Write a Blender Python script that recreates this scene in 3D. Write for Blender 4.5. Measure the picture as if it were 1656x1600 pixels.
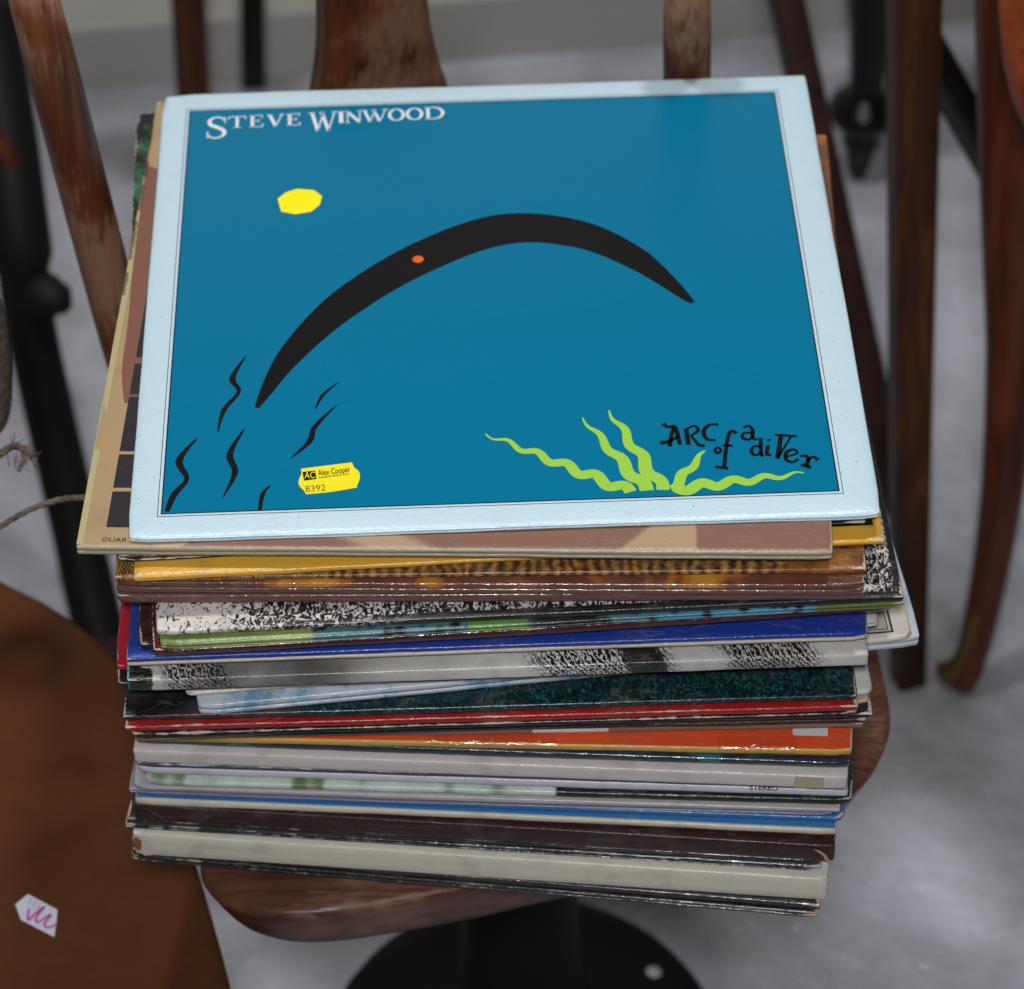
import bpy, bmesh, math, random
from mathutils import Vector, Matrix, noise as mnoise

scene = bpy.context.scene
COL = scene.collection
for o in list(bpy.data.objects): bpy.data.objects.remove(o)

# ------------------------------------------------------------------ camera
PW, PH = 1656, 1600
CAM = Vector((0.00674, -1.09537, 1.54225)); PITCH = 0.749163; ROLL = -0.0211066; FPX = 5054.6
_fw = Vector((0, math.cos(PITCH), -math.sin(PITCH)))
_r0 = Vector((1, 0, 0)); _u0 = Vector((0, math.sin(PITCH), math.cos(PITCH)))
_r = _r0*math.cos(ROLL) + _u0*math.sin(ROLL)
_u = -_r0*math.sin(ROLL) + _u0*math.cos(ROLL)
cd = bpy.data.cameras.new('camera'); cam = bpy.data.objects.new('camera', cd); COL.objects.link(cam)
cam.matrix_world = Matrix(((_r.x, _u.x, -_fw.x, CAM.x), (_r.y, _u.y, -_fw.y, CAM.y), (_r.z, _u.z, -_fw.z, CAM.z), (0, 0, 0, 1)))
cd.sensor_fit = 'HORIZONTAL'; cd.sensor_width = 36.0; cd.lens = 36.0*FPX/PW
cd.clip_start = 0.05; cd.clip_end = 50
cd.dof.use_dof = True; cd.dof.focus_distance = 1.325; cd.dof.aperture_fstop = 10.0
scene.camera = cam

def at(u, v, z):
    """the point at height z that the photograph shows at pixel (u, v)"""
    d = _fw + _r*((u-PW/2)/FPX) - _u*((v-PH/2)/FPX)
    return CAM + d*((z-CAM.z)/d.z)

# ------------------------------------------------------------------ light
world = bpy.data.worlds.new('World'); scene.world = world; world.use_nodes = True
bg = world.node_tree.nodes['Background']
bg.inputs[0].default_value = (0.93, 0.95, 1.0, 1); bg.inputs[1].default_value = 0.015

def area(name, loc, target, size, power, color=(1, 1, 1), sy=None):
    l = bpy.data.lights.new(name, 'AREA'); l.energy = power; l.color = color
    l.shape = 'RECTANGLE'; l.size = size; l.size_y = sy or size
    o = bpy.data.objects.new(name, l); COL.objects.link(o); o.location = loc
    o.rotation_euler = (Vector(target)-Vector(loc)).to_track_quat('-Z', 'Y').to_euler()
    return o
area('ceiling_lamp', (-0.34, 0.27, 2.55), (-0.1, 0, 0.5), 0.15, 13.5, (1.0, 0.98, 0.95))
area('ceiling_lamp', (0.32, 0.27, 2.55), (0.1, 0, 0.5), 0.15, 13.5, (1.0, 0.98, 0.95))
area('camera_flash', (-0.02, -1.22, 1.80), (0, 0.1, 0.5), 0.14, 19.5, (0.97, 0.985, 1.0))
scene.view_settings.view_transform = 'Standard'; scene.view_settings.look = 'None'
scene.view_settings.exposure = -0.06; scene.view_settings.gamma = 1.0
scene.view_settings.use_curve_mapping = False
scene.render.engine = 'CYCLES'
scene.cycles.max_bounces = 4; scene.cycles.diffuse_bounces = 2; scene.cycles.glossy_bounces = 2

# ------------------------------------------------------------------ material helpers
class G:
    def __init__(s, name):
        s.m = bpy.data.materials.new(name); s.m.use_nodes = True
        s.nt = s.m.node_tree; s.nt.nodes.clear()
        s.out = s.nt.nodes.new('ShaderNodeOutputMaterial')
        s.b = s.nt.nodes.new('ShaderNodeBsdfPrincipled')
        s.nt.links.new(s.b.outputs[0], s.out.inputs[0])
        s._co = None
    def put(s, sock, v):
        if isinstance(v, bpy.types.NodeSocket): s.nt.links.new(v, sock)
        elif isinstance(v, (tuple, list)) and len(v) == 3 and sock.type == 'RGBA': sock.default_value = (*v, 1)
        else: sock.default_value = v
    def n(s, t, out=0, props=None, **kw):
        nd = s.nt.nodes.new('ShaderNode'+t)
        for k, v in (props or {}).items(): setattr(nd, k, v)
        for k, v in kw.items():
            key = int(k[1:]) if k[0] == '_' else k.replace('_', ' ')
            s.put(nd.inputs[key], v)
        return nd.outputs[out]
    def math(s, op, a, b=0.0, c=0.0, clamp=False):
        return s.n('Math', props={'operation': op, 'use_clamp': clamp}, _0=a, _1=b, _2=c)
    def co(s):
        if s._co is None:
            s._co = s.n('TexCoord', out='Object')
            x = s.nt.nodes.new('ShaderNodeSeparateXYZ'); s.nt.links.new(s._co, x.inputs[0])
            s.X, s.Y, s.Z = x.outputs
        return s._co
    def scaled(s, sx, sy, sz, off=(0, 0, 0)):
        return s.n('Mapping', Vector=s.co(), Scale=(sx, sy, sz), Location=off)
    def noise(s, scale, detail=3, rough=.55, vec=None, dist=0.0):
        return s.n('TexNoise', Vector=vec or s.co(), Scale=scale, Detail=detail, Roughness=rough, Distortion=dist)
    def step(s, v, a, b):
        return s.n('MapRange', props={'interpolation_type': 'SMOOTHSTEP'}, Value=v, From_Min=a, From_Max=b)
    def band(s, v, a, b, soft=.0004):
        return s.math('MULTIPLY', s.step(v, a-soft, a+soft), s.math('SUBTRACT', 1.0, s.step(v, b-soft, b+soft)))
    def mix(s, f, a, b):
        nd = s.nt.nodes.new('ShaderNodeMix'); nd.data_type = 'RGBA'
        s.put(nd.inputs[0], f); s.put(nd.inputs[6], a); s.put(nd.inputs[7], b)
        return nd.outputs[2]
    def ramp(s, v, stops):
        nd = s.nt.nodes.new('ShaderNodeValToRGB'); s.put(nd.inputs[0], v)
        e = nd.color_ramp.elements
        while len(e) < len(stops): e.new(.5)
        for el, (p, c) in zip(e, stops): el.position = p; el.color = (*c, 1)
        return nd.outputs[0]
    def bump(s, h, strength=.3, dist=.001, prev=None):
        kw = {'Strength': strength, 'Distance': dist, 'Height': h}
        if prev is not None: kw['Normal'] = prev
        return s.n('Bump', **kw)
    def done(s, color, rough=.5, normal=None, **kw):
        s.put(s.b.inputs['Base Color'], color); s.put(s.b.inputs['Roughness'], rough)
        if normal is not None: s.put(s.b.inputs['Normal'], normal)
        for k, v in kw.items(): s.put(s.b.inputs[k.replace('_', ' ')], v)
        return s.m

def flat(name, c, rough=.45, **kw):
    g = G(name); n = g.noise(900, 2)
    return g.done(g.mix(g.math('MULTIPLY', n, .18), c, tuple(x*.75 for x in c)), rough, **kw)

# ------------------------------------------------------------------ object helpers
def mesh_obj(name, verts, faces, mats, parent=None, smooth=True, fm=None):
    me = bpy.data.meshes.new(name); me.from_pydata([tuple(v) for v in verts], [], faces)
    for m in (mats if isinstance(mats, (list, tuple)) else [mats]): me.materials.append(m)
    if fm: me.polygons.foreach_set('material_index', fm)
    me.polygons.foreach_set('use_smooth', [smooth]*len(faces)); me.update()
    o = bpy.data.objects.new(name, me); COL.objects.link(o)
    if parent: o.parent = parent
    return o
def empty(name, loc, rz=0.0):
    o = bpy.data.objects.new(name, None); COL.objects.link(o); o.location = loc; o.rotation_euler = (0, 0, rz)
    o.empty_display_size = .05
    return o
def tag(o, label, cat, group=None):
    o['label'] = label; o['category'] = cat
    if group: o['group'] = group
    return o

def tube(path, radii, seg=20, flatten=None):
    """rings along a path; flatten = (sx, sy) squashes the ring"""
    V, F = [], []
    P = [Vector(p) for p in path]; n = len(P)
    t0 = (P[1]-P[0]).normalized()
    ref = Vector((1, 0, 0)) if abs(t0.x) < .9 else Vector((0, 1, 0))
    a = (ref - t0*ref.dot(t0)).normalized()
    for i in range(n):
        t = (P[min(i+1, n-1)]-P[max(i-1, 0)]).normalized()
        a = (a - t*a.dot(t)).normalized(); b = t.cross(a)
        r = radii[i] if isinstance(radii, (list, tuple)) else radii
        sx, sy = flatten or (1, 1)
        for k in range(seg):
            th = 2*math.pi*k/seg
            V.append(P[i] + a*(r*sx*math.cos(th)) + b*(r*sy*math.sin(th)))
    for i in range(n-1):
        for k in range(seg):
            F.append((i*seg+k, i*seg+(k+1) % seg, (i+1)*seg+(k+1) % seg, (i+1)*seg+k))
    F.append(tuple(range(seg))[::-1]); F.append(tuple((n-1)*seg+k for k in range(seg)))
    return V, F
def lathe_path(profile, p0, p1, seg=28):
    """profile [(t, r)] along the straight line p0 to p1"""
    p0, p1 = Vector(p0), Vector(p1)
    return tube([p0.lerp(p1, t) for t, r in profile], [r for t, r in profile], seg)
def beam(p0, p1, w, d, rot=0.0, taper=1.0, bev=.002):
    """square bevelled post p0 to p1"""
    p0, p1 = Vector(p0), Vector(p1); t = (p1-p0).normalized()
    ref = Vector((math.cos(rot), math.sin(rot), 0))
    a = (ref - t*ref.dot(t)).normalized(); b = t.cross(a)
    V, F = [], []
    N = 14
    for i in range(N+1):
        f = i/N; s = taper + (1-taper)*f; c = p0.lerp(p1, f)
        hw, hd = w/2*s, d/2*s
        for (x, y) in ((hw-bev, hd), (-hw+bev, hd), (-hw, hd-bev), (-hw, -hd+bev), (-hw+bev, -hd), (hw-bev, -hd), (hw, -hd+bev), (hw, hd-bev)):
            V.append(c + a*x + b*y)
    for i in range(N):
        for k in range(8): F.append((i*8+k, i*8+(k+1) % 8, i*8+8+(k+1) % 8, i*8+8+k))
    F.append(tuple(range(8))[::-1]); F.append(tuple(N*8+k for k in range(8)))
    return V, F
def part(name, vf, m, parent=None, smooth=True): return mesh_obj(name, vf[0], vf[1], m, parent, smooth)

def catmull(pts, n=10):
    P = [Vector(p) for p in pts]; out = []
    for i in range(len(P)-1):
        a, b, c, d = P[max(i-1, 0)], P[i], P[i+1], P[min(i+2, len(P)-1)]
        for k in range(n):
            t = k/n
            out.append(.5*((2*b)+(c-a)*t+(2*a-5*b+4*c-d)*t*t+(3*b-a-3*c+d)*t**3))
    out.append(P[-1]); return out

# ------------------------------------------------------------------ setting materials
def floor_mat():
    g = G('painted_concrete_floor')
    n1 = g.noise(4.2, 4, .55); n2 = g.noise(24, 4, .6); n3 = g.noise(150, 3, .6)
    base = g.ramp(n1, [(.34, (.19, .187, .195)), (.47, (.35, .357, .405)), (.62, (.50, .515, .595))])
    stain = g.step(n2, .50, .66)
    c = g.mix(g.math('MULTIPLY', stain, .15), base, (.26, .245, .235))
    c = g.mix(g.math('MULTIPLY', g.step(n3, .6, .75), .3), c, (.16, .15, .15))
    b = g.bump(n2, .6, .010); b = g.bump(n3, .5, .003, b)
    return g.done(c, g.math('ADD', .05, g.math('MULTIPLY', n2, .30)), b)
def wall_mat():
    g = G('beige_wall_paint'); n1 = g.noise(4, 4); n2 = g.noise(60, 3)
    c = g.mix(n1, (.50, .485, .43), (.58, .56, .50))
    return g.done(c, .6, g.bump(n2, .2, .002))
FLOOR, WALL = floor_mat(), wall_mat()
SKIRT = flat('grey_skirting_paint', (.36, .35, .33), .6)

def wood(name, dark, mid, light, wear=.0, rough=.38, scale=1.0, axis='Z', wearcol=(.30, .19, .13)):
    g = G(name)
    s = {'Z': (9, 9, .8), 'X': (.8, 9, 9), 'Y': (9, .8, 9)}[axis]
    v = g.scaled(*[k*scale for k in s])
    n1 = g.noise(6, 6, .65, v, .6); n2 = g.noise(38, 4, .6, v); n3 = g.noise(11*scale, 4, .6)
    c = g.ramp(n1, [(.28, dark), (.5, mid), (.72, light)])
    c = g.mix(g.math('MULTIPLY', g.step(n2, .5, .75), .5), c, dark)
    if wear:
        w = g.step(g.math('ADD', n3, g.math('MULTIPLY', n2, .35)), .80-wear*.3, .92-wear*.2)
        c = g.mix(w, c, wearcol)
        r = g.math('ADD', rough, g.math('MULTIPLY', w, .3))
    else: r = rough
    return g.done(c, r, g.bump(n2, .25, .0015), Specular_IOR_Level=.25)
W_STILE = wood('worn_chair_wood', (.034, .009, .004), (.115, .034, .013), (.20, .066, .026), .6, wearcol=(.25, .13, .075))
W_SEAT = wood('worn_seat_wood', (.035, .014, .009), (.10, .038, .022), (.17, .068, .038), .42, .30, 1.3, 'X', wearcol=(.20, .11, .075))
W_DARK = wood('dark_oak', (.008, .003, .0015), (.024, .008, .003), (.07, .022, .005), 0, .35)
W_BROWN = wood('brown_oak', (.014, .005, .002), (.045, .014, .004), (.13, .042, .009), 0, .4)
W_RED = wood('red_mahogany', (.03, .007, .003), (.075, .018, .007), (.14, .035, .012), 0, .3)
W_PLUM = wood('plum_stained_wood', (.018, .008, .008), (.035, .016, .014), (.06, .025, .02), 0, .4)
W_BLACK = wood('ebonised_wood', (.004, .003, .003), (.007, .005, .005), (.012, .009, .008), 0, .22)
IRON = flat('dark_cast_iron', (.006, .005, .005), .6, Specular_IOR_Level=.2)
BRASS = flat('dull_brass', (.16, .11, .04), .4, Metallic=.8)

# ------------------------------------------------------------------ floor and wall
me = bpy.data.meshes.new('floor'); bm = bmesh.new()
bmesh.ops.create_grid(bm, x_segments=2, y_segments=2, size=4); bm.to_mesh(me); bm.free()
me.materials.append(FLOOR); fl = bpy.data.objects.new('floor', me); COL.objects.link(fl); fl['kind'] = 'structure'

wa, wb = at(190, 142, 0), at(1070, 74, 0)
wd = (wb-wa).normalized(); wn = Vector((-wd.y, wd.x, 0))
def wall_box(name, a, b, off0, off1, z0, z1, m):
    p = [wa+wd*a+wn*off0, wa+wd*b+wn*off0, wa+wd*b+wn*off1, wa+wd*a+wn*off1]
    V = [(q.x, q.y, z0) for q in p]+[(q.x, q.y, z1) for q in p]
    F = [(3, 2, 1, 0), (4, 5, 6, 7), (0, 1, 5, 4), (1, 2, 6, 5), (2, 3, 7, 6), (3, 0, 4, 7)]
    o = mesh_obj(name, V, F, m, None, False); return o
w = wall_box('wall', -2.5, 3, 0.012, .12, 0, 1.5, WALL); w['kind'] = 'structure'
s = wall_box('skirting_board', -2.5, 3, 0, .0115, 0, .06, SKIRT); s['kind'] = 'structure'

# ------------------------------------------------------------------ swivel chair under the stack
SEATZ = 0.4445
chair = empty('swivel_chair', (0.006, 0.055, 0))
tag(chair, 'worn wooden swivel chair on an iron pedestal, carrying the stack of records', 'chair')
CO = Vector((0.006, 0.055, 0))
def rel(V): return [Vector(v)-CO for v in V]
def seat_mesh():
    # plan outline of the saddle seat, front edge turned towards the lower left
    out = [at(322, 1385, SEATZ), at(328, 1418, SEATZ), at(360, 1452, SEATZ), at(430, 1474, SEATZ), at(520, 1474, SEATZ), at(640, 1456, SEATZ),
           at(760, 1434, SEATZ), at(900, 1402, SEATZ), at(1100, 1364, SEATZ), at(1280, 1322, SEATZ), at(1385, 1270, SEATZ), at(1432, 1200, SEATZ), at(1440, 1140, SEATZ), at(1420, 1040, SEATZ),
           at(1390, 860, SEATZ), at(1330, 640, SEATZ), at(1150, 500, SEATZ), at(900, 480, SEATZ), at(640, 560, SEATZ), at(420, 700, SEATZ), at(320, 900, SEATZ), at(312, 1150, SEATZ), at(318, 1300, SEATZ)]
    P = [Vector((p.x, p.y)) for p in out]
    Q = catmull([(*p, 0) for p in P]+[(*P[0], 0)], 6)[:-1]
    c = Vector((sum(q.x for q in Q)/len(Q), sum(q.y for q in Q)/len(Q), 0))
    T = .034
    loops = [(.80, -T), (.915, -T), (.935, -T+.0015), (.955, -T*.75), (.975, -T*.5), (.993, -.0085), (.999, -.0060), (1.0, -.0045), (.997, -.0028), (.988, -.0012), (.970, -.0004), (.94, 0), (.88, 0), (.6, -.003), (.3, -.004)]
    V, F = [], []; n = len(Q)
    for s_, z in loops:
        for q in Q:
            d = q-c; V.append(Vector((c.x+d.x*s_, c.y+d.y*s_, SEATZ+z)))
    for i in range(len(loops)-1):
        for k in range(n): F.append((i*n+k, i*n+(k+1) % n, (i+1)*n+(k+1) % n, (i+1)*n+k))
    F.append(tuple(range(n))[::-1]); F.append(tuple((len(loops)-1)*n+k for k in range(n)))
    return rel(V), F
part('seat', seat_mesh(), W_SEAT, chair)
# back: two stiles and a waisted splat, leaning back, joined by a crest rail above the frame
def lean(u0, v0, z0, u1, v1, z1): return at(u0, v0, z0), at(u1, v1, z1)
ls0, ls1 = lean(262, 790, SEATZ-.01, 50, -20, .765)
rs0, rs1 = lean(1112, 540, SEATZ-.01, 1111, -20, .70)
def stile(a, b, r):
    d = b-a; b2 = a+d*1.10
    return lathe_path([(0, r*.75), (.05, r*.8), (.3, r*.98), (.55, r), (.8, r), (1, r*.9)], a-CO, b2-CO, 24)
part('stile', stile(ls0, ls1, .0118), W_STILE, chair)
part('stile', stile(rs0, rs1, .0118), W_STILE, chair)
m0, b1 = at(612, 150, .590), at(600, -40, .675)
b0 = b1+(m0-b1)*((b1.z-SEATZ+.005)/(b1.z-m0.z))
def splat():
    # half widths measured against the photograph, front face slightly hollow
    ax = (rs0-ls0).normalized(); up = (b1-b0); nrm = ax.cross(up).normalized()
    prof = [(0, .046), (.35, .0435), (.60, .039), (.70, .0345), (.80, .0305), (.90, .0285), (1.0, .0275), (1.12, .0285)]
    prof = [(p.x, p.y) for p in catmull([(a, b, 0) for a, b in prof], 5)]
    V, F = [], []; H = .006; M = 9
    for t, hw in prof:
        c = b0+up*t
        ring = []
        for k in range(M):
            f = -1+2*k/(M-1); ring.append(c+ax*(hw*f)+nrm*(-H+.003*(1-f*f)))
        for k in range(M)[::-1]:
            f = -1+2*k/(M-1); ring.append(c+ax*(hw*f*.96)+nrm*(H+.003*(1-f*f)))
        V += ring
    R = 2*M
    for i in range(len(prof)-1):
        for k in range(R): F.append((i*R+k, i*R+(k+1) % R, (i+1)*R+(k+1) % R, (i+1)*R+k))
    F.append(tuple(range(R))[::-1]); F.append(tuple((len(prof)-1)*R+k for k in range(R)))
    return rel(V), F
part('back_splat', splat(), W_STILE, chair)
part('pedestal_column', lathe_path([(0, .060), (.05, .050), (.12, .038), (.3, .034), (.8, .031), (.9, .034), (1, .06)], (0, 0, .02), (0, 0, SEATZ-.032), 32), IRON, chair)
bp = part('pedestal_base', lathe_path([(0, .121), (.3, .122), (.6, .118), (.8, .104), (1, .06)], (0, 0, .001), (0, 0, .028), 48), IRON, chair)
for k in range(2):
    th = math.radians(32+180*k); q = Vector((.095*math.cos(th), .095*math.sin(th), .0205))
    part('bolt_head', lathe_path([(0, .006), (.6, .006), (1, .003)], q, q+Vector((0, 0, .004)), 12), flat('worn_bolt_steel', (.5, .49, .46), .4), bp)

# ------------------------------------------------------------------ record sleeves
S = .314
CARD = (.50, .40, .29)
def outline(inset, rc, dents, n=44):
    a, b = inset, S-inset; r = max(rc-inset, .0004)
    pts = []
    cs = [((b-r, a+r), -90), ((b-r, b-r), 0), ((a+r, b-r), 90), ((a+r, a+r), 180)]
    K = 5
    corners = []
    for (cx, cy), a0 in cs:
        corners.append([Vector((cx+r*math.cos(math.radians(a0+90*k/K)), cy+r*math.sin(math.radians(a0+90*k/K)))) for k in range(K+1)])
    for i in range(4):
        p, q = corners[i-1][-1], corners[i][0]
        m = n if i == 0 else n//2
        for k in range(1, m): pts.append(p.lerp(q, k/m))
        pts += corners[i]
    for c, amt in dents:
        for p in pts:
            d = (p-Vector(c)).length
            if d < .006:
                dirc = (Vector((S/2, S/2))-Vector(c)).normalized(); p += dirc*amt*(1-d/.006)**2
    return pts
def slab(t, kind, seed, rc=.002, droop=.0, ddepth=.014, wob=.00018):
    rnd = random.Random(seed)
    L = []   # (inset, z, wear, slot)
    if kind == 'fold':
        L += [(.03, 0, 0, 0), (.0040, 0, .1, 0), (.0013, t*.12, .45, 1), (.0003, t*.34, .5, 1), (0, t*.58, .3, 1), (.00015, t-.0008, .7, 1), (.0005, t-.0002, 1, 1), (.0011, t, .8, 0)]
    elif kind in ('gate', 'open'):
        g = .0012 if kind == 'gate' else .0024
        f = .5
        e = .00045; q_ = .00035
        L += [(.03, 0, 0, 0), (e*3, 0, .2, 0), (e*.5, e, .6, 1), (0, t*f*.5, .6, 1), (e*.3, t*f-e, 1, 1), (e*1.6, t*f-q_, .8, 1), (g, t*f-q_, 0, 2),
              (g, t*f+q_*.5, 0, 2), (e*1.6, t*f+q_*.5, .8, 1), (e*.3, t*f+e, 1, 1), (0, t*(f+1)*.5, .6, 1), (e*.3, t-e, 1, 1), (e*2, t, .75, 0)]
    else:  # box
        e = .0009
        L += [(.03, 0, 0, 0), (e, 0, .6, 0), (e*.3, e*.3, 1, 1), (0, e, .7, 1), (0, t*.35, .15, 1), (0, t*.65, .15, 1), (0, t-e, .7, 1), (e*.3, t-e*.3, 1, 1), (e, t, .7, 0)]
    L += [(.0032, t, .35, 0), (.007, t, .1, 0), (.0105, t, 0, 0), (.014, t, 0, 0), (.03, t, 0, 0), (.09, t, 0, 0)]
    dents = []
    for c in ((0, 0), (S, 0), (S, S), (0, S)):
        if rnd.random() < .75: dents.append((c, rnd.uniform(.0003, .0030) if kind != 'box' else rnd.uniform(.0002, .0012)))
    ph = [(rnd.uniform(8, 26), rnd.uniform(0, 6.3)) for _ in range(3)]+[(rnd.uniform(60, 160), rnd.uniform(0, 6.3)) for _ in range(2)]
    def wv(x, y): return sum(math.sin(w_*(x+y*1.3)+p_)*(1 if w_ < 30 else .35) for w_, p_ in ph)
    V, W, F, FM = [], [], [], []
    for ins, z, wear, sl in L:
        P = outline(ins, rc, dents); n = len(P)
        for p in P:
            zz = z
            hz = z/t
            if droop and ins < ddepth: zz -= droop*hz*(1-ins/ddepth)**2
            k = max(0, 1-ins/.012)
            zz += wob*wv(p.x, p.y)*k*(.35+.65*math.sin(math.pi*hz)) if kind != 'box' else 0
            k2 = max(0, 1-ins/.003)
            jj = mnoise.noise(Vector((p.x*170+seed*7, p.y*170, z*300)))*.00040*k2
            dirc = Vector((S/2-p.x, S/2-p.y)).normalized()
            px, py = (p+dirc*abs(jj)) if k2 else p
            cd_ = min((p-Vector(c)).length for c in ((0, 0), (S, 0), (S, S), (0, S)))
            V.append((px, py, zz)); W.append(min(1.5, wear+(.85*max(0, 1-cd_/.0055)*(.3+.7*rnd.random()) if wear > .05 else 0)))
    for i in range(len(L)-1):
        for k in range(n):
            F.append((i*n+k, i*n+(k+1) % n, (i+1)*n+(k+1) % n, (i+1)*n+k))
            FM.append(max(L[i][3], L[i+1][3]) if 2 in (L[i][3], L[i+1][3]) and L[i][3] == L[i+1][3] else min(1, max(L[i][3], L[i+1][3])))
    F.append(tuple(range(n))[::-1]); FM.append(0)
    F.append(tuple((len(L)-1)*n+k for k in range(n))); FM.append(0)
    return V, F, FM, W

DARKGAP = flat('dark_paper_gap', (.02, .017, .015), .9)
def finish(g, color, rough=.35, wear=.5, wearcol=CARD, wrap=False, spots=0.0, grain=.25, grime=1.0):
    """card stock: scuffed lips and corners, fine fibre relief; wrap = clinging plastic film"""
    g.co()
    at_ = g.n('Attribute', out='Fac', props={'attribute_name': 'wear'})
    n1 = g.noise(420, 3, .7, g.scaled(.35, 1, 1)); n2 = g.noise(55, 2, .6)
    m = g.math('ADD', g.math('MULTIPLY', at_, .55), g.math('ADD', g.math('MULTIPLY', n1, .55), g.math('MULTIPLY', n2, .35)))
    th = 1.175-.34*wear
    w_ = g.step(m, th, th+.10)
    if wear <= 0: w_ = 0.0
    c = g.mix(w_, color, wearcol)
    cr = g.n('TexNoise', Vector=g.scaled(.3, 1, 1.6), Scale=75.0, Detail=3.0, Roughness=.6, Distortion=.8)
    ridge = g.math('SUBTRACT', 1.0, g.step(g.math('ABSOLUTE', g.math('SUBTRACT', cr, .5)), .0, .012))
    c = g.mix(g.math('MULTIPLY', ridge, .16*grime), c, (.30, .27, .24))
    c = g.mix(g.math('MULTIPLY', g.step(n2, .52, .72), .20*grime), c, (.12, .10, .085))
    if spots:
        sp = g.step(g.noise(700, 2, .5), .74-.05*spots, .80-.05*spots)
        c = g.mix(g.math('MULTIPLY', sp, .7), c, (.10, .09, .08))
    mid = g.noise(620, 2, .65, g.scaled(.6, 1, 1))
    b = g.bump(mid, .50+grain*.4, .00035)
    kw = {}
    if wrap:
        crk = g.noise(95, 3, .7, g.scaled(.25, 1, 1.5), 1.2)
        b = g.bump(crk, .40, .0009, b)
        kw = dict(Coat_Weight=.55, Coat_Roughness=.10); kw['Coat_Normal'] = b
    else:
        kw = dict(Coat_Weight=.18, Coat_Roughness=.2); kw['Coat_Normal'] = b
    kw['Specular_IOR_Level'] = .28
    r = g.math('ADD', rough, g.math('MULTIPLY', w_, .35))
    return g.done(c, r, b, **kw)

def cover(name, color, **kw):
    g = G(name); g.co()
    c = color(g) if callable(color) else color
    if not callable(color):
        nn = g.noise(30, 4, .6)
        c = g.mix(g.math('MULTIPLY', nn, .35), c, tuple(x*.72 for x in c))
    return finish(g, c, **kw)

ZTOP = .650
SLV = {}
_z = [ZTOP]
def sleeve(key, label, t, L, R, mat, kind='fold', lip=None, gap=None, seed=None, rc=.0011, droop=0.0, wob=.00030, base='record_sleeve', cat='record sleeve'):
    """L, R: where the photograph shows the two ends of the lower front edge"""
    z1 = _z[0]; z0 = z1-t; _z[0] = z0
    a, b = at(L[0], L[1], z0), at(R[0], R[1], z0)
    mid = (a+b)/2; yaw = math.atan2(b.y-a.y, b.x-a.x)
    d = Vector((math.cos(yaw), math.sin(yaw), 0))
    V, F, FM, W = slab(t, kind, seed or len(SLV)+3, rc, droop, .014, wob)
    o = mesh_obj(base, V, F, [mat, lip or mat, gap or DARKGAP], None, True, FM)
    at_ = o.data.attributes.new('wear', 'FLOAT', 'POINT'); at_.data.foreach_set('value', W)
    org = mid-d*(S/2); o.location = (org.x, org.y, z0); o.rotation_euler = (0, 0, yaw)
    tag(o, label, cat, 'records piled on the chair')
    SLV[key] = o
    o['_t'] = t
    return o
def local(o, u, v, z=None):
    """pixel to the sleeve's own plane coordinates on its top face"""
    z = o.location.z+o['_t'] if z is None else z
    p = at(u, v, z)-o.location; c, s_ = math.cos(-o.rotation_euler.z), math.sin(-o.rotation_euler.z)
    return Vector((p.x*c-p.y*s_, p.x*s_+p.y*c))

def C_black_green(g):
    return g.mix(g.math('MULTIPLY', g.step(g.noise(38, 4, .6), .50, .64), g.step(g.Y, .15, .2)), (.008, .009, .009), (.03, .20, .09))
def C_yellow(g):
    ex = g.math('MINIMUM', g.X, g.math('SUBTRACT', S+.005, g.X)); d = g.math('MINIMUM', ex, g.math('MINIMUM', g.Y, g.math('SUBTRACT', S, g.Y)))
    c = g.mix(g.math('MULTIPLY', g.noise(60), .3), (.62, .335, .035), (.50, .24, .02))
    c = g.mix(g.step(d, .0088, .0092), c, (.006, .006, .006))
    c = g.mix(g.band(d, .0142, .0160, .0003), c, (.55, .26, .04))
    n = g.noise(120, 4, .7, g.scaled(.5, 1.6, 1))
    pic = g.mix(g.step(n, .52, .58), (.01, .01, .01), (.5, .47, .45))
    return g.mix(g.step(d, .0205, .0209), c, pic)
def C_woven(g):
    ds = g.math('ADD', g.math('MULTIPLY', g.noise(38, 2, .6), .014), g.math('MULTIPLY', g.noise(160, 2, .6), .003)); xx = g.math('ADD', g.X, ds)
    fine = g.math('SINE', g.math('MULTIPLY', xx, 6200.0)); logs = g.math('SINE', g.math('MULTIPLY', xx, 1250.0)); n = g.noise(300, 4, .7); n2 = g.noise(45, 4, .6)
    v1 = g.math('ADD', g.math('MULTIPLY', fine, .22), n); v2 = g.math('ADD', g.math('MULTIPLY', logs, .13), n)
    st = [(.28, (.03, .012, .005)), (.5, (.17, .075, .022)), (.75, (.42, .22, .06))]
    c = g.mix(g.step(g.X, .06, .10), g.ramp(v1, st), g.ramp(v2, st))
    return g.mix(g.step(g.X, .275, .285), c, g.ramp(n2, [(.35, (.05, .015, .006)), (.6, (.28, .11, .025))]))
def C_painterly(g):
    n = g.noise(22, 4, .55, g.scaled(1, .7, 1), 1.0)
    return g.ramp(n, [(.40, (.10, .035, .020)), (.56, (.15, .05, .025)), (.62, (.36, .12, .02)), (.70, (.50, .22, .03))])
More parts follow.
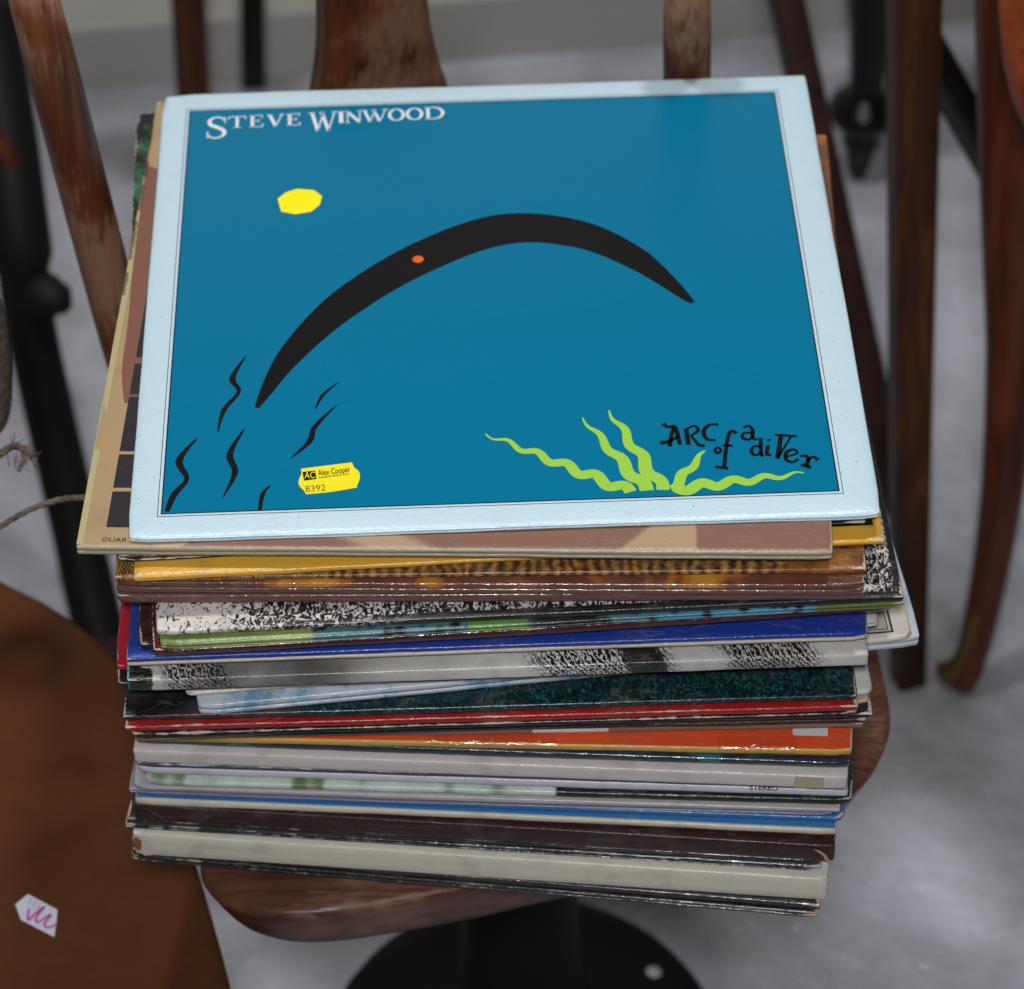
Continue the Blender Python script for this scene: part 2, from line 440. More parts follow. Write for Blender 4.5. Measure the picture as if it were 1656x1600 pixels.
def C_etch(g):
    v = g.scaled(1, .55, 1); a = g.noise(330, 3, .65, v, 2.2); b = g.noise(26, 2, .5)
    dens = g.math('ADD', g.math('MULTIPLY', g.step(g.X, .026, .042), .09), g.math('MULTIPLY', b, .16))
    ink = g.step(g.math('ADD', a, dens), .63, .655)
    c = g.mix(ink, (.60, .55, .53), (.012, .012, .013))
    d = g.math('MINIMUM', g.math('SUBTRACT', S, g.X), g.math('ADD', g.Y, g.math('MULTIPLY', g.math('SUBTRACT', S, g.step(g.X, .06, .2)), .02)))
    frame = g.math('SUBTRACT', 1.0, g.step(g.math('SUBTRACT', S, g.X), .0025, .0032))
    fr2 = g.math('MULTIPLY', g.math('SUBTRACT', 1.0, g.step(g.Y, .0035, .0042)), g.step(g.X, .05, .12))
    return g.mix(g.math('MAXIMUM', frame, fr2), c, (.012, .012, .013))
def C_scales(g):
    v = g.n('TexVoronoi', Vector=g.scaled(1, 1.4, 1), Scale=150.0); sc = g.mix(g.step(v, .25, .55), (.008, .010, .012), (.06, .15, .17))
    sc2 = g.mix(g.step(v, .2, .5), (.006, .01, .016), (.05, .20, .30))
    gr = g.ramp(g.noise(28), [(.35, (.10, .17, .035)), (.65, (.26, .31, .10))])
    g2 = (.10, .22, .045)
    c = g.mix(g.step(g.X, .063, .066), gr, sc); c = g.mix(g.band(g.X, .130, .155, .001), c, g2)
    c = g.mix(g.band(g.X, .155, .185, .003), c, (.012, .014, .014)); c = g.mix(g.step(g.X, .19, .22), c, sc2)
    return g.mix(g.step(g.X, .272, .278), c, g.mix(g.noise(60), (.03, .10, .02), (.14, .12, .03)))
def C_hatch(g):
    h = g.n('TexWave', Vector=g.scaled(1, .45, .9), Scale=250.0, Distortion=9.0, Detail=4.0, Detail_Scale=2.5, props={'bands_direction': 'DIAGONAL'})
    j_ = g.math('MULTIPLY', g.math('SUBTRACT', g.noise(70, 3, .7), .5), .018); Xn = g.math('ADD', g.math('ADD', g.X, j_), g.math('MULTIPLY', g.Y, .5))
    base = g.ramp(g.noise(9, 3, .5, None, .5), [(.36, (.16, .16, .15)), (.46, (.44, .43, .40)), (.6, (.55, .54, .50))])
    zone = g.math('MAXIMUM', g.band(Xn, .018, .046, .003), g.math('MAXIMUM', g.band(Xn, .175, .232, .006), g.band(Xn, .255, .292, .006)))
    m = g.math('MULTIPLY', zone, g.step(h, .30, .55))
    c = g.mix(m, base, (.012, .012, .012))
    c = g.mix(g.math('MULTIPLY', g.band(Xn, .066, .092, .012), .8), c, (.05, .05, .05))
    c = g.mix(g.band(Xn, .212, .228, .002), c, (.015, .015, .015))
    c = g.mix(g.math('SUBTRACT', 1.0, g.step(Xn, .011, .013)), c, (.010, .013, .013))
    return g.mix(g.math('SUBTRACT', 1.0, g.step(g.X, .0012, .0018)), c, (.0, .25, .29))
def C_cream_frame(g):
    d = g.math('MINIMUM', g.math('SUBTRACT', S, g.X), g.math('ADD', g.Y, .0045))
    c = g.mix(g.math('MULTIPLY', g.noise(24, 4), .5), (.60, .56, .50), (.46, .39, .31))
    c = g.mix(g.step(d, .0090, .0092), c, (.45, .42, .41))
    c = g.mix(g.band(d, .0082, .0092, .0001), c, (.02, .02, .02))
    return g.mix(g.band(d, .0102, .0107, .0001), c, (.05, .05, .05))
def C_frost(g):
    return g.mix(g.step(g.noise(70, 5, .7, g.scaled(1, .5, 1)), .45, .66), (.46, .50, .56), (.13, .28, .42))
def C_grass(g):
    n = g.noise(260, 4, .75, g.scaled(1, .6, 1), 2.5); n2 = g.noise(25, 3)
    c = g.ramp(n, [(.45, (.004, .010, .010)), (.56, (.006, .035, .038)), (.68, (.02, .17, .19))])
    dk = g.ramp(n2, [(.4, (.010, .008, .010)), (.7, (.055, .030, .045))])
    return g.mix(g.step(g.math('ADD', g.X, g.math('MULTIPLY', n2, .03)), .085, .10), dk, c)
def C_orange(g):
    c = g.mix(g.math('MULTIPLY', g.noise(14), .5), (.62, .055, .018), (.60, .12, .02))
    return g.mix(g.step(g.X, .05, .085), (.40, .22, .05), c)
def C_navy(g):
    return g.mix(g.step(g.noise(34, 2), .60, .66), (.016, .024, .036), (.015, .10, .13))
def C_garden(g):
    n = g.noise(33, 2, .5, g.scaled(1, .15, .15)); c = g.ramp(n, [(.36, (.045, .055, .012)), (.42, (.16, .20, .10)), (.46, (.42, .52, .46)), (.6, (.50, .58, .52)), (.72, (.24, .42, .44))])
    return g.mix(g.step(g.X, .182, .184), c, (.012, .018, .011))
def C_mauve(g):
    return g.mix(g.band(g.X, .17, .203, .0003), (.20, .115, .105), (.55, .50, .49))
def C_blueborder(g):
    return g.mix(g.step(g.Y, .0015, .0018), (.55, .50, .38), (.035, .17, .40))
def C_left_teal(g): return (.02, .02, .02)

K = sleeve
top = K('top', 'light blue bordered sleeve with teal picture and yellow auction sticker, topmost of the stack', .0036, (204, 881), (1429, 839),
        cover('pale_blue_card', lambda g: g.mix(g.math('MULTIPLY', g.noise(20), .3), (.47, .62, .71), (.51, .63, .70)), rough=.33, wear=.42, wearcol=(.72, .72, .70), spots=.7, grain=.5, grime=.2), kind='open', droop=.0010, gap=flat('white_inner_paper', (.5, .5, .5), .8))
tan = K('tan', 'tan and brown gatefold sleeve directly under the light blue topmost sleeve', .0048, (124, 899), (1347, 907),
        cover('tan_brown_print', lambda g: g.mix(g.step(g.math('ADD', g.math('ADD', g.X, g.math('MULTIPLY', g.Y, -1.1)), g.math('MULTIPLY', g.noise(90), .004)), .044, .0455),
              (.36, .245, .13), g.mix(g.math('MAXIMUM', g.band(g.math('SUBTRACT', g.X, g.math('MULTIPLY', g.Y, -1.6)), .122, .150, .006), g.math('MULTIPLY', g.step(g.math('SUBTRACT', g.X, g.math('MULTIPLY', g.Y, .9)), .223, .227), g.math('SUBTRACT', 1.0, g.step(g.X, .2565, .2585)))),
              (.205, .105, .075), (.37, .255, .15))), rough=.42, wear=.42, wearcol=(.5, .46, .42)), kind='gate', lip=cover('olive_card_edge', (.33, .29, .20), wear=.3, rough=.4))
K('blackgreen', 'black sleeve with green blotches showing at the far left corner, third from the top', .0040, (191, 912), (1397, 849), cover('black_green_print', C_black_green, wear=.75, wearcol=(.5, .44, .36)), kind='open')
yel = K('yellow', 'golden yellow sleeve with a black ruled frame', .0042, (219, 943), (1429, 884), cover('golden_yellow_print', C_yellow, wear=.4, rough=.32), kind='fold', droop=.0008)
K('woven', 'brown and gold bark-textured sleeve under the golden yellow one', .0035, (186, 945), (1400, 930), cover('bark_photo_print', C_woven, wear=.5, rough=.4), kind='fold')
K('paint', 'brown shrink-wrapped sleeve with orange brush streaks', .0038, (189, 953), (1396, 958), cover('painterly_brown_print', C_painterly, wear=.25, wrap=True), kind='fold', wob=.0003)
K('brown1', 'thin glossy plum brown sleeve below the orange-streaked one', .0038, (189, 962), (1397, 967), cover('plum_brown_print', (.125, .055, .045), wear=.3, wrap=True), kind='fold', wob=.0003)
K('brown2', 'plum brown sleeve with a scuffed left spine, just above the inky etching', .0060, (192, 982), (1395, 976), cover('plum_brown_scuffed_print', (.13, .058, .048), wear=.4, wrap=True, wearcol=(.45, .38, .33)), kind='fold')
K('etch', 'white sleeve covered in a black ink etching', .0042, (254, 1034), (1458, 977), cover('ink_etching_print', C_etch, wear=.3, rough=.33), kind='fold')
K('scales', 'green sleeve with dark bluish scales under the ink etching', .0035, (261, 1053), (1460, 984), cover('green_scales_print', C_scales, wear=.35), kind='open')
K('maroon', 'glossy dark red sleeve above the royal blue one', .0050, (245, 1069), (1450, 994), cover('glossy_dark_red_print', (.085, .012, .012), wear=.35, wrap=True), kind='fold', lip=cover('dark_red_edge', (.05, .008, .008), wear=.6, wrap=True))
K('maroon2', 'very dark brown sleeve with bare card corner between dark red and royal blue ones', .0040, (218, 1056), (1426, 986), cover('blackish_brown_print', (.030, .010, .010), wear=.6, rough=.4), kind='fold')
K('blue', 'royal blue matt sleeve with a creased left corner', .0050, (208, 1079), (1405, 1037), cover('royal_blue_print', (.012, .035, .25), wear=.22, rough=.45), kind='open', lip=cover('blue_cream_edge', lambda g: g.mix(g.step(g.Z, .0023, .0026), (.50, .44, .36), (.012, .035, .25)), wear=.3))
K('lav', 'pale lilac sleeve whose right corner peeks out beside the royal blue one', .0036, (224, 1082), (1428, 1015), cover('pale_lilac_print', (.50, .46, .48), wear=.3), kind='open')
K('hatch', 'thick grey sleeve with black pen hatching and a teal left edge', .0068, (203, 1120), (1406, 1077), cover('pen_hatching_print', C_hatch, wear=.35, rough=.28), kind='box')
K('red', 'bright red sleeve jutting out at the left below the hatched grey one', .0038, (180, 1091), (1380, 1060), cover('bright_red_print', (.42, .008, .03), wear=.5, wrap=True), kind='fold')
K('blk', 'black sleeve with a torn left corner under the bright red one', .0032, (185, 1118), (1378, 1072), cover('black_print_torn', (.012, .012, .012), wear=.7), kind='fold')
K('cream', 'cream sleeve with a thin double ruled frame, jutting out at the right', .0032, (293, 1131), (1484, 1038), cover('cream_ruled_print', C_cream_frame, wear=.5, wearcol=(.42, .30, .19)), kind='fold', rc=.003)
K('frost', 'frosty pale blue gatefold sleeve skewed above the dark teal one', .0062, (317, 1160), (1491, 1047), cover('frosty_blue_print', C_frost, wear=.25, wearcol=(.6, .6, .6)), kind='gate')
K('grass', 'dark teal sleeve with a grassy texture', .0044, (199, 1172), (1387, 1137), cover('teal_grass_print', C_grass, wear=.35, wearcol=(.4, .36, .3)), kind='fold')
K('red2', 'deep red sleeve with white worn edges under the dark teal one', .0044, (200, 1189), (1391, 1154), cover('deep_red_print', (.30, .012, .012), wear=.6, wearcol=(.52, .45, .38)), kind='fold')
K('blk2', 'black sleeve with badly frayed front edge under the deep red one', .0036, (207, 1198), (1394, 1163), cover('black_frayed_print', (.014, .011, .010), wear=.75), kind='fold', wob=.0003)
K('white', 'white sleeve whose clean right corner shows beside the dark teal one', .0040, (231, 1199), (1421, 1128), cover('plain_white_print', (.58, .56, .52), wear=.25), kind='fold', rc=.004)
K('pink', 'flesh pink sleeve corner showing under the white one at the right', .0030, (230, 1201), (1415, 1143), cover('flesh_pink_print', (.46, .30, .22), wear=.5), kind='fold')
K('blk3', 'thin black sleeve with a whitened right corner below the flesh pink one', .0034, (232, 1201), (1420, 1164), cover('thin_black_print', (.016, .016, .018), wear=.5, wearcol=(.55, .52, .5)), kind='fold')
K('dbr', 'dark chocolate sleeve above the mauve one', .0032, (236, 1199), (1402, 1172), cover('chocolate_print', (.045, .022, .016), wear=.35), kind='fold')
K('mauve', 'mauve brown sleeve with a white section on its edge, above the orange red one', .0042, (234, 1201), (1393, 1181), cover('mauve_print', C_mauve, wear=.3), kind='fold')
org = K('orange', 'orange red sleeve with a yellow front edge and clear tape', .0052, (222, 1204), (1377, 1227), cover('orange_red_print', C_orange, wear=.2, rough=.28), kind='fold', lip=cover('yellow_edge_card', (.52, .30, .06), wear=.45, wearcol=(.6, .52, .40)), droop=.0006)
K('navy', 'dark navy shrink-wrapped sleeve below the orange red one', .0052, (222, 1207), (1376, 1249), cover('navy_print', C_navy, wear=.25, wrap=True), kind='fold', wob=.0003)
wht = K('pinkwhite', 'thick off-white sleeve with a yellowed tape patch at its right', .0080, (215, 1234), (1373, 1278), cover('off_white_card', (.56, .51, .49), wear=.2, wearcol=(.55, .5, .45)), kind='box')
K('silver', 'thin dark sleeve with silvery scuffs under the thick off-white one', .0030, (215, 1243), (1370, 1281), cover('dark_silvery_print', (.045, .045, .065), wear=.7, wearcol=(.38, .38, .46), wrap=True), kind='fold')
lil = K('lilac', 'pale grey lilac sleeve with black speckles and a line of print', .0056, (223, 1256), (1369, 1293), cover('grey_lilac_print', (.50, .50, .57), wear=.2, spots=.5), kind='fold')
K('garden', 'blurry green and white garden photo sleeve', .0044, (229, 1274), (1384, 1306), cover('garden_photo_print', C_garden, wear=.3), kind='fold', lip=cover('garden_edge', C_garden, wear=.55, wearcol=(.42, .40, .36)))
K('grey', 'grey sleeve with a bare left corner below the garden photo', .0034, (211, 1281), (1359, 1319), cover('plain_grey_print', (.37, .35, .36), wear=.4), kind='fold')
K('purple', 'rough purple grey sleeve above the cobalt blue one', .0034, (214, 1284), (1346, 1323), cover('purple_grey_print', (.19, .17, .25), wear=.45, wearcol=(.42, .38, .42)), kind='open')
K('cobalt', 'cobalt blue sleeve with a rounded right corner', .0040, (220, 1291), (1371, 1334), cover('cobalt_print', (.018, .125, .36), wear=.35), kind='fold', rc=.005, lip=cover('cobalt_edge', lambda g: g.mix(g.step(g.math('ADD', g.Z, g.math('MULTIPLY', g.noise(140, 3, .7), .0012)), .0018, .0020), (.48, .42, .36), (.018, .125, .36)), wear=.5))
K('blueborder', 'mid blue sleeve with a cream border along its front', .0050, (215, 1305), (1356, 1357), cover('cream_bordered_blue_print', C_blueborder, wear=.35), kind='fold', lip=cover('cream_border_edge', (.55, .50, .40), wear=.2))
K('box1', 'dark maroon box set with a chipped right corner', .0105, (214, 1327), (1353, 1395), cover('dark_maroon_cloth', (.030, .010, .010), wear=.15, rough=.5, wearcol=(.4, .28, .17)), kind='box', base='record_box', cat='record box')
K('blk4', 'worn black sleeve directly under the dark maroon box', .0036, (210, 1334), (1326, 1402), cover('worn_black_print_upper', (.012, .013, .014), wear=.55, wrap=True), kind='fold')
K('blk5', 'worn black sleeve lying on the thick cream box', .0036, (211, 1342), (1321, 1410), cover('worn_black_print_lower', (.010, .011, .012), wear=.6, wrap=True, wearcol=(.42, .4, .38)), kind='open')
K('box2', 'thick cream box set with a torn brown corner at the left', .0145, (224, 1383), (1330, 1457), cover('cream_box_card', (.60, .57, .47), wear=.12, wearcol=(.38, .30, .21), rough=.33), kind='box', base='record_box', cat='record box')
K('blk6', 'black sleeve under the thick cream box', .0042, (215, 1385), (1321, 1474), cover('black_sheen_print', (.018, .018, .020), wear=.45, wrap=True), kind='fold')
K('blk7', 'black sleeve at the very bottom of the stack, resting on the seat', .0040, (213, 1392), (1320, 1487), cover('black_bottom_print', (.012, .012, .013), wear=.5, wrap=True), kind='open')

# ------------------------------------------------------------------ prints on the sleeves
def ribbon(pts, widths, z, close=False):
    """flat ribbon along 2-D points"""
    V, F = [], []; n = len(pts)
    for i in range(n):
        t = (pts[min(i+1, n-1)]-pts[max(i-1, 0)])
        t = t.normalized() if t.length > 1e-9 else Vector((1, 0))
        nn = Vector((-t.y, t.x)); w_ = widths[i]/2
        V += [(*(pts[i]+nn*w_), z), (*(pts[i]-nn*w_), z)]
    for i in range(n-1): F.append((2*i, 2*i+1, 2*i+3, 2*i+2))
    return V, F
def polys(name, lists, m, parent, z):
    """several flat outlines joined as one print"""
    V, F = [], []
    for pts in lists:
        k = len(V); V += [(p[0], p[1], z) for p in pts]; F.append(tuple(range(k, k+len(pts))))
    return mesh_obj(name, V, F, m, parent, False)
def strokes(name, items, m, parent, z):
    V, F = [], []
    for pts, wd_ in items:
        v, f = ribbon(pts, wd_, z); k = len(V); V += v; F += [tuple(i+k for i in q) for q in f]
    return mesh_obj(name, V, F, m, parent, False)
def curve2(pts, n=8): return [Vector((p.x, p.y)) for p in catmull([(*p, 0) for p in pts], n)]

def ink(name, c, rough=.3):
    g = G(name); n = g.noise(900, 2); b = g.bump(g.noise(160, 2), .3, .0003)
    c2 = g.mix(g.math('MULTIPLY', n, .2), c, tuple(x*.8 for x in c))
    c2 = g.mix(g.math('MULTIPLY', g.step(g.noise(520, 3, .7), .735, .765), .5), c2, tuple(x*.5+.3 for x in c))
    return g.done(c2, rough, b, Specular_IOR_Level=.22)
I_TEAL = ink('teal_ink', (.0, .150, .280), .26); I_BLACK = ink('black_ink', (.006, .006, .007)); I_WHITE = ink('white_ink', (.70, .72, .76))
I_YEL = ink('yellow_ink', (.90, .80, .01)); I_GREEN = ink('lime_ink', (.30, .55, .06)); I_OR = ink('orange_ink', (.70, .12, .02))
I_STICK = ink('yellow_sticker_paper', (.82, .70, .02)); I_GREY = ink('grey_ink', (.10, .09, .03)); I_DUSK = ink('dusk_ink', (.030, .026, .032))
zt = top['_t']
T = lambda u, v: local(top, u, v)
quad = [T(263, 832), T(1360, 793), T(1248, 145), T(306, 185)]
x0 = (quad[0].x+quad[3].x)/2; x1 = (quad[1].x+quad[2].x)/2; y0 = (quad[0].y+quad[1].y)/2; y1 = (quad[2].y+quad[3].y)/2
panel = polys('picture_panel', [[(x0, y0), (x1, y0), (x1, y1), (x0, y1)]], I_TEAL, top, zt+.00006)
def frame(name, a, w_, z, m):
    L_ = []
    X0, X1, Y0, Y1 = x0-a, x1+a, y0-a, y1+a
    for q in ([(X0, Y0), (X1, Y0), (X1, Y0+w_), (X0, Y0+w_)], [(X0, Y1-w_), (X1, Y1-w_), (X1, Y1), (X0, Y1)],
              [(X0, Y0+w_), (X0+w_, Y0+w_), (X0+w_, Y1-w_), (X0, Y1-w_)], [(X1-w_, Y0+w_), (X1, Y0+w_), (X1, Y1-w_), (X1-w_, Y1-w_)]): L_.append(q)
    return polys(name, L_, m, top, z)
frame('picture_keyline', .0004, .0006, zt+.00010, I_BLACK)
frame('picture_keyline', .0019, .00030, zt+.00010, I_BLACK)

# plain stand-in picture: one tapered arch, a disc, waves and strands
def px_stroke(pts, wpx, n=10, mm=.00030):
    P = curve2([T(*p) for p in pts], n)
    m = len(P); out = []
    for i in range(m):
        f = i/(m-1)*(len(wpx)-1); k = min(int(f), len(wpx)-2); out.append((wpx[k]+(wpx[k+1]-wpx[k])*(f-k))*mm)
    return P, out
zA = zt+.00013
strokes('arch_print', [px_stroke([(415, 660), (470, 575), (560, 490), (680, 418), (810, 372), (930, 378), (1030, 420), (1120, 490)], [6, 40, 62, 72, 76, 66, 48, 8])], I_BLACK, panel, zA)
def disc(c, rx, ry, n=28): return [(c[0]+rx*math.cos(2*math.pi*k/n), c[1]+ry*math.sin(2*math.pi*k/n)) for k in range(n)]
polys('disc_print', [[T(*q) for q in ((449, 322), (462, 312), (480, 306), (508, 308), (521, 318), (517, 332), (503, 343), (478, 347), (455, 343))]], I_YEL, panel, zA)
polys('dot_print', [disc(T(676, 420), .0026, .0026, 16)], I_OR, panel, zA+.00003)
waves = []
for pts, w_ in (([(398, 576), (376, 612), (386, 634), (362, 664), (352, 700)], [2, 20, 12, 16, 2]), ([(320, 708), (290, 745), (302, 775), (282, 800), (270, 828)], [3, 22, 14, 20, 14]),
                ([(395, 694), (372, 735), (380, 765), (360, 806)], [4, 20, 18, 2]), ([(545, 655), (510, 690), (500, 715), (470, 742)], [2, 16, 18, 2]), ([(437, 786), (425, 800), (420, 826)], [4, 14, 10]), ([(548, 618), (522, 640), (510, 662)], [2, 12, 4])):
    waves.append(px_stroke(pts, [x*.5 for x in w_]))
strokes('wave_print', waves, I_BLACK, panel, zA)
def wig(a, b, amp, cyc, w_):
    A, B = Vector(a), Vector(b); d = B-A; nn = Vector((-d.y, d.x)).normalized(); pts = []
    for i in range(cyc*8+1):
        f = i/(cyc*8); pts.append(tuple(A+d*f+nn*(amp*math.sin(2*math.pi*cyc*f)*(1-.4*f))))
    return px_stroke(pts, w_, 2)
for k_, w_ in enumerate((wig((1020, 796), (785, 702), 6, 5, [18, 18, 15, 10, 2]), wig((1046, 794), (942, 676), 5, 3, [20, 20, 16, 10, 2]), wig((1072, 793), (985, 664), 6, 3, [18, 20, 16, 12, 2]), wig((1086, 792), (1140, 730), 4, 2, [16, 16, 12, 3]), wig((1098, 791), (1300, 766), 5, 4, [20, 18, 15, 10, 2]))):
    strokes('strand_print', [w_], I_GREEN, panel, zA+.00002*k_)

# serif capitals drawn with the pen: unit box, y up
def letter(ch):
    th, tn = .17, .07
    L = []
    def ln(a, b, w_): L.append(([Vector(a), Vector(b)], [w_, w_]))
    def cv(p, w_):
        P = curve2([Vector(q) for q in p], 8); m = len(P)
        L.append((P, [w_[min(int(i/(m-1)*(len(w_)-1)), len(w_)-2)]+(w_[min(int(i/(m-1)*(len(w_)-1))+1, len(w_)-1)]-w_[min(int(i/(m-1)*(len(w_)-1)), len(w_)-2)])*((i/(m-1)*(len(w_)-1)) % 1 if i < m-1 else 1) for i in range(m)]))
    if ch == 'S':
        cv([(.90, .80), (.72, .95), (.42, .97), (.18, .84), (.22, .64), (.55, .50), (.82, .36), (.86, .16), (.60, .03), (.28, .03), (.08, .20)], [.05, .08, .09, .15, .19, .20, .19, .15, .09, .08, .05])
        ln((.90, .98), (.90, .70), .06); ln((.08, .02), (.08, .32), .06)
    elif ch == 'T':
        ln((.5, 0), (.5, .95), th); ln((.04, .95), (.96, .95), tn); ln((.06, .98), (.06, .74), tn); ln((.94, .98), (.94, .74), tn); ln((.3, .03), (.7, .03), .06)
    elif ch == 'E':
        ln((.24, 0), (.24, 1), th+.04); ln((.05, .97), (.86, .97), tn); ln((.05, .03), (.9, .03), tn); ln((.24, .52), (.66, .52), tn); ln((.86, 1), (.86, .76), tn); ln((.9, 0), (.9, .26), tn); ln((.66, .64), (.66, .40), .06)
    elif ch == 'V':
        ln((.16, .97), (.52, .0), th+.03); ln((.86, .97), (.52, .0), tn); ln((.0, .97), (.34, .97), .06); ln((.70, .97), (1.0, .97), .06)
    elif ch == 'W':
        ln((.12, .97), (.32, .0), th*.72); ln((.50, .97), (.32, .0), tn*.7); ln((.46, .97), (.68, .0), th*.72); ln((.90, .97), (.68, .0), tn*.7); ln((.0, .97), (.22, .97), .06); ln((.38, .97), (.56, .97), .06); ln((.80, .97), (1.0, .97), .06)
    elif ch == 'I':
        ln((.5, 0), (.5, 1), .42); ln((.1, .97), (.9, .97), .06); ln((.1, .03), (.9, .03), .06)
    elif ch == 'N':
        ln((.16, 0), (.16, .97), tn); ln((.86, 0), (.86, .97), tn); ln((.14, .97), (.86, .02), th+.02); ln((.0, .97), (.26, .97), .06); ln((.72, .97), (1, .97), .06); ln((.04, .03), (.30, .03), .06)
    elif ch == 'O':
        P = [Vector((.5+.42*math.cos(2*math.pi*k/32), .5+.46*math.sin(2*math.pi*k/32))) for k in range(33)]
        L.append((P, [.07+.12*abs(math.cos(2*math.pi*k/32)) for k in range(33)]))
    elif ch == 'D':
        ln((.2, 0), (.2, 1), th); cv([(.04, .97), (.45, .97), (.78, .84), (.92, .5), (.78, .16), (.45, .03), (.04, .03)], [.06, .07, .13, .19, .13, .07, .06])
    return L
items = []
for ch, a, b, big in (('S', 395, 495, 1), ('T', 498, 588, 0), ('E', 598, 672, 0), ('V', 684, 768, 0), ('E', 776, 850, 0), ('W', 884, 1022, 1), ('I', 1024, 1054, 0), ('N', 1056, 1140, 0), ('W', 1136, 1264, 0), ('O', 1264, 1342, 0), ('O', 1348, 1430, 0), ('D', 1434, 1532, 0)):
    ua, ub = 200+a/2.957, 200+b/2.957
    line = lambda u: 190.5-(u-334)/(716-334)*17.5
    pa, pb = T(ua, line(ua)), T(ub, line(ub))
    w_ = (pb-pa).length; h = .0172 if ch == 'S' else (.0152 if big else .0098)
    ex = (pb-pa).normalized(); ey = Vector((-ex.y, ex.x)); org_ = pa-ey*h
    for pts, wd_ in letter(ch):
        P = [org_+ex*(p.x*w_)+ey*(p.y*h) for p in pts]
        items.append((P, [x*(w_*.65+h*.30) for x in wd_]))
strokes('title_lettering', items, I_WHITE, panel, zA)
# hand lettered title, lower right, pen strokes measured in the photograph
def Z2(*pp): return [(750+x/2.366, 600+y/2.366) for x, y in pp]
hand = []
def pen(pp, w_, smooth=True):
    q = Z2(*pp)
    w_ = [x*1.2 for x in w_]
    if smooth and len(q) > 2: hand.append(px_stroke(q, w_, 6))
    else:
        for i in range(len(q)-1): hand.append(px_stroke([q[i], q[i+1]], w_, 1))
pen([(752, 278), (786, 270), (822, 252)], [7, 5, 4]); pen([(803, 214), (794, 250), (788, 290)], [4, 5, 6]); pen([(762, 203), (782, 216), (806, 214), (818, 246), (828, 284)], [6, 5, 5, 6, 5])
pen([(850, 222), (860, 284)], [6, 6]); pen([(852, 222), (884, 212), (896, 230), (868, 250)], [3, 4, 5, 3]); pen([(870, 250), (900, 284), (922, 286)], [3, 5, 5])
pen([(974, 206), (940, 208), (918, 232), (930, 262), (964, 266)], [5, 4, 6, 5, 3])
pen([(972, 292), (961, 303), (970, 316), (984, 306), (974, 292)], [3, 4, 4, 4, 3])
pen([(1044, 240), (1022, 232), (1008, 270), (996, 368)], [6, 5, 5, 5]); pen([(990, 286), (1030, 288)], [4, 4]); pen([(962, 368), (1012, 374)], [5, 5])
pen([(1070, 218), (1092, 212), (1106, 232), (1106, 258), (1126, 264)], [4, 4, 5, 5, 3]); pen([(1106, 238), (1070, 240), (1068, 258), (1092, 264), (1106, 250)], [4, 4, 5, 4, 3])
pen([(1136, 258), (1138, 320), (1148, 322)], [5, 5, 4]); pen([(1136, 292), (1110, 290), (1100, 310), (1116, 324), (1138, 312)], [4, 4, 5, 4, 3])
pen([(1164, 286), (1160, 320), (1178, 322)], [5, 5, 3]); pen([(1166, 262), (1170, 268)], [6, 6])
pen([(1214, 248), (1200, 336)], [6, 6]); pen([(1200, 336), (1252, 252)], [3, 3]); pen([(1190, 246), (1236, 248)], [4, 4]); pen([(1228, 248), (1274, 252)], [4, 4])
pen([(1232, 330), (1276, 316), (1262, 302), (1236, 312), (1232, 338), (1256, 350), (1282, 338)], [3, 3, 4, 5, 5, 4, 3])
pen([(1286, 326), (1316, 330), (1312, 366)], [4, 5, 6]); pen([(1290, 360), (1330, 372)], [5, 5]); pen([(1314, 348), (1336, 330), (1356, 342)], [3, 4, 6])
strokes('hand_lettering', hand, I_BLACK, panel, zA+.00004)

# text from Blender's built-in typeface, turned into flat mesh
def text(name, s_, parent, m, p, q, z, h, bold=0.0):
    """baseline from p to q in the parent's plane"""
    cu = bpy.data.curves.new(name, 'FONT'); cu.body = s_; cu.size = 1.0; cu.offset = bold
    o = bpy.data.objects.new('tmp', cu); COL.objects.link(o)
    dg = bpy.context.evaluated_depsgraph_get(); me = bpy.data.meshes.new_from_object(o.evaluated_get(dg))
    bpy.data.objects.remove(o)
    me.name = name; xs = [v.co.x for v in me.vertices]; wd_ = max(xs)-min(xs); xm = min(xs)
    p, q = Vector(p), Vector(q); ex = (q-p).normalized(); ey = Vector((-ex.y, ex.x)); L_ = (q-p).length
    for v in me.vertices:
        r = p+ex*((v.co.x-xm)/wd_*L_)+ey*(v.co.y/.72*h); v.co = (r.x, r.y, z)
    me.materials.clear(); me.materials.append(m)
    o = bpy.data.objects.new(name, me); COL.objects.link(o); o.parent = parent
    return o
# auction sticker
def Z3(x, y): return T(440+x/9.2, 720+y/9.2)
st_pts = curve2([Z3(430, 360), Z3(1190, 265)], 10)
edge_r = curve2([Z3(1190, 265), Z3(1222, 340), Z3(1290, 400), Z3(1308, 470), Z3(1296, 540), Z3(1262, 610), Z3(1270, 638)], 5)
edge_b = curve2([Z3(1270, 638), Z3(900, 700), Z3(508, 740)], 6)
edge_l = curve2([Z3(508, 740), Z3(470, 680), Z3(405, 610), Z3(395, 550), Z3(412, 490), Z3(438, 440), Z3(430, 360)], 5)
stick = polys('auction_sticker', [[*st_pts[:-1], *edge_r[:-1], *edge_b[:-1], *edge_l[:-1]][::-1]], I_STICK, top, zt+.00030)
stick.modifiers.new('thickness', 'SOLIDIFY').thickness = .00012
zs = zt+.00036
polys('logo_block', [[Z3(452, 410), Z3(640, 388), Z3(664, 514), Z3(476, 540)][::-1]], I_BLACK, stick, zs)
text('logo_letters', 'AC', stick, I_STICK, Z3(484, 508), Z3(642, 500), zs+.00003, .0042)
text('sticker_name', 'Alex Cooper', stick, I_BLACK, Z3(690, 466), Z3(1168, 405), zs, .0036, .012)
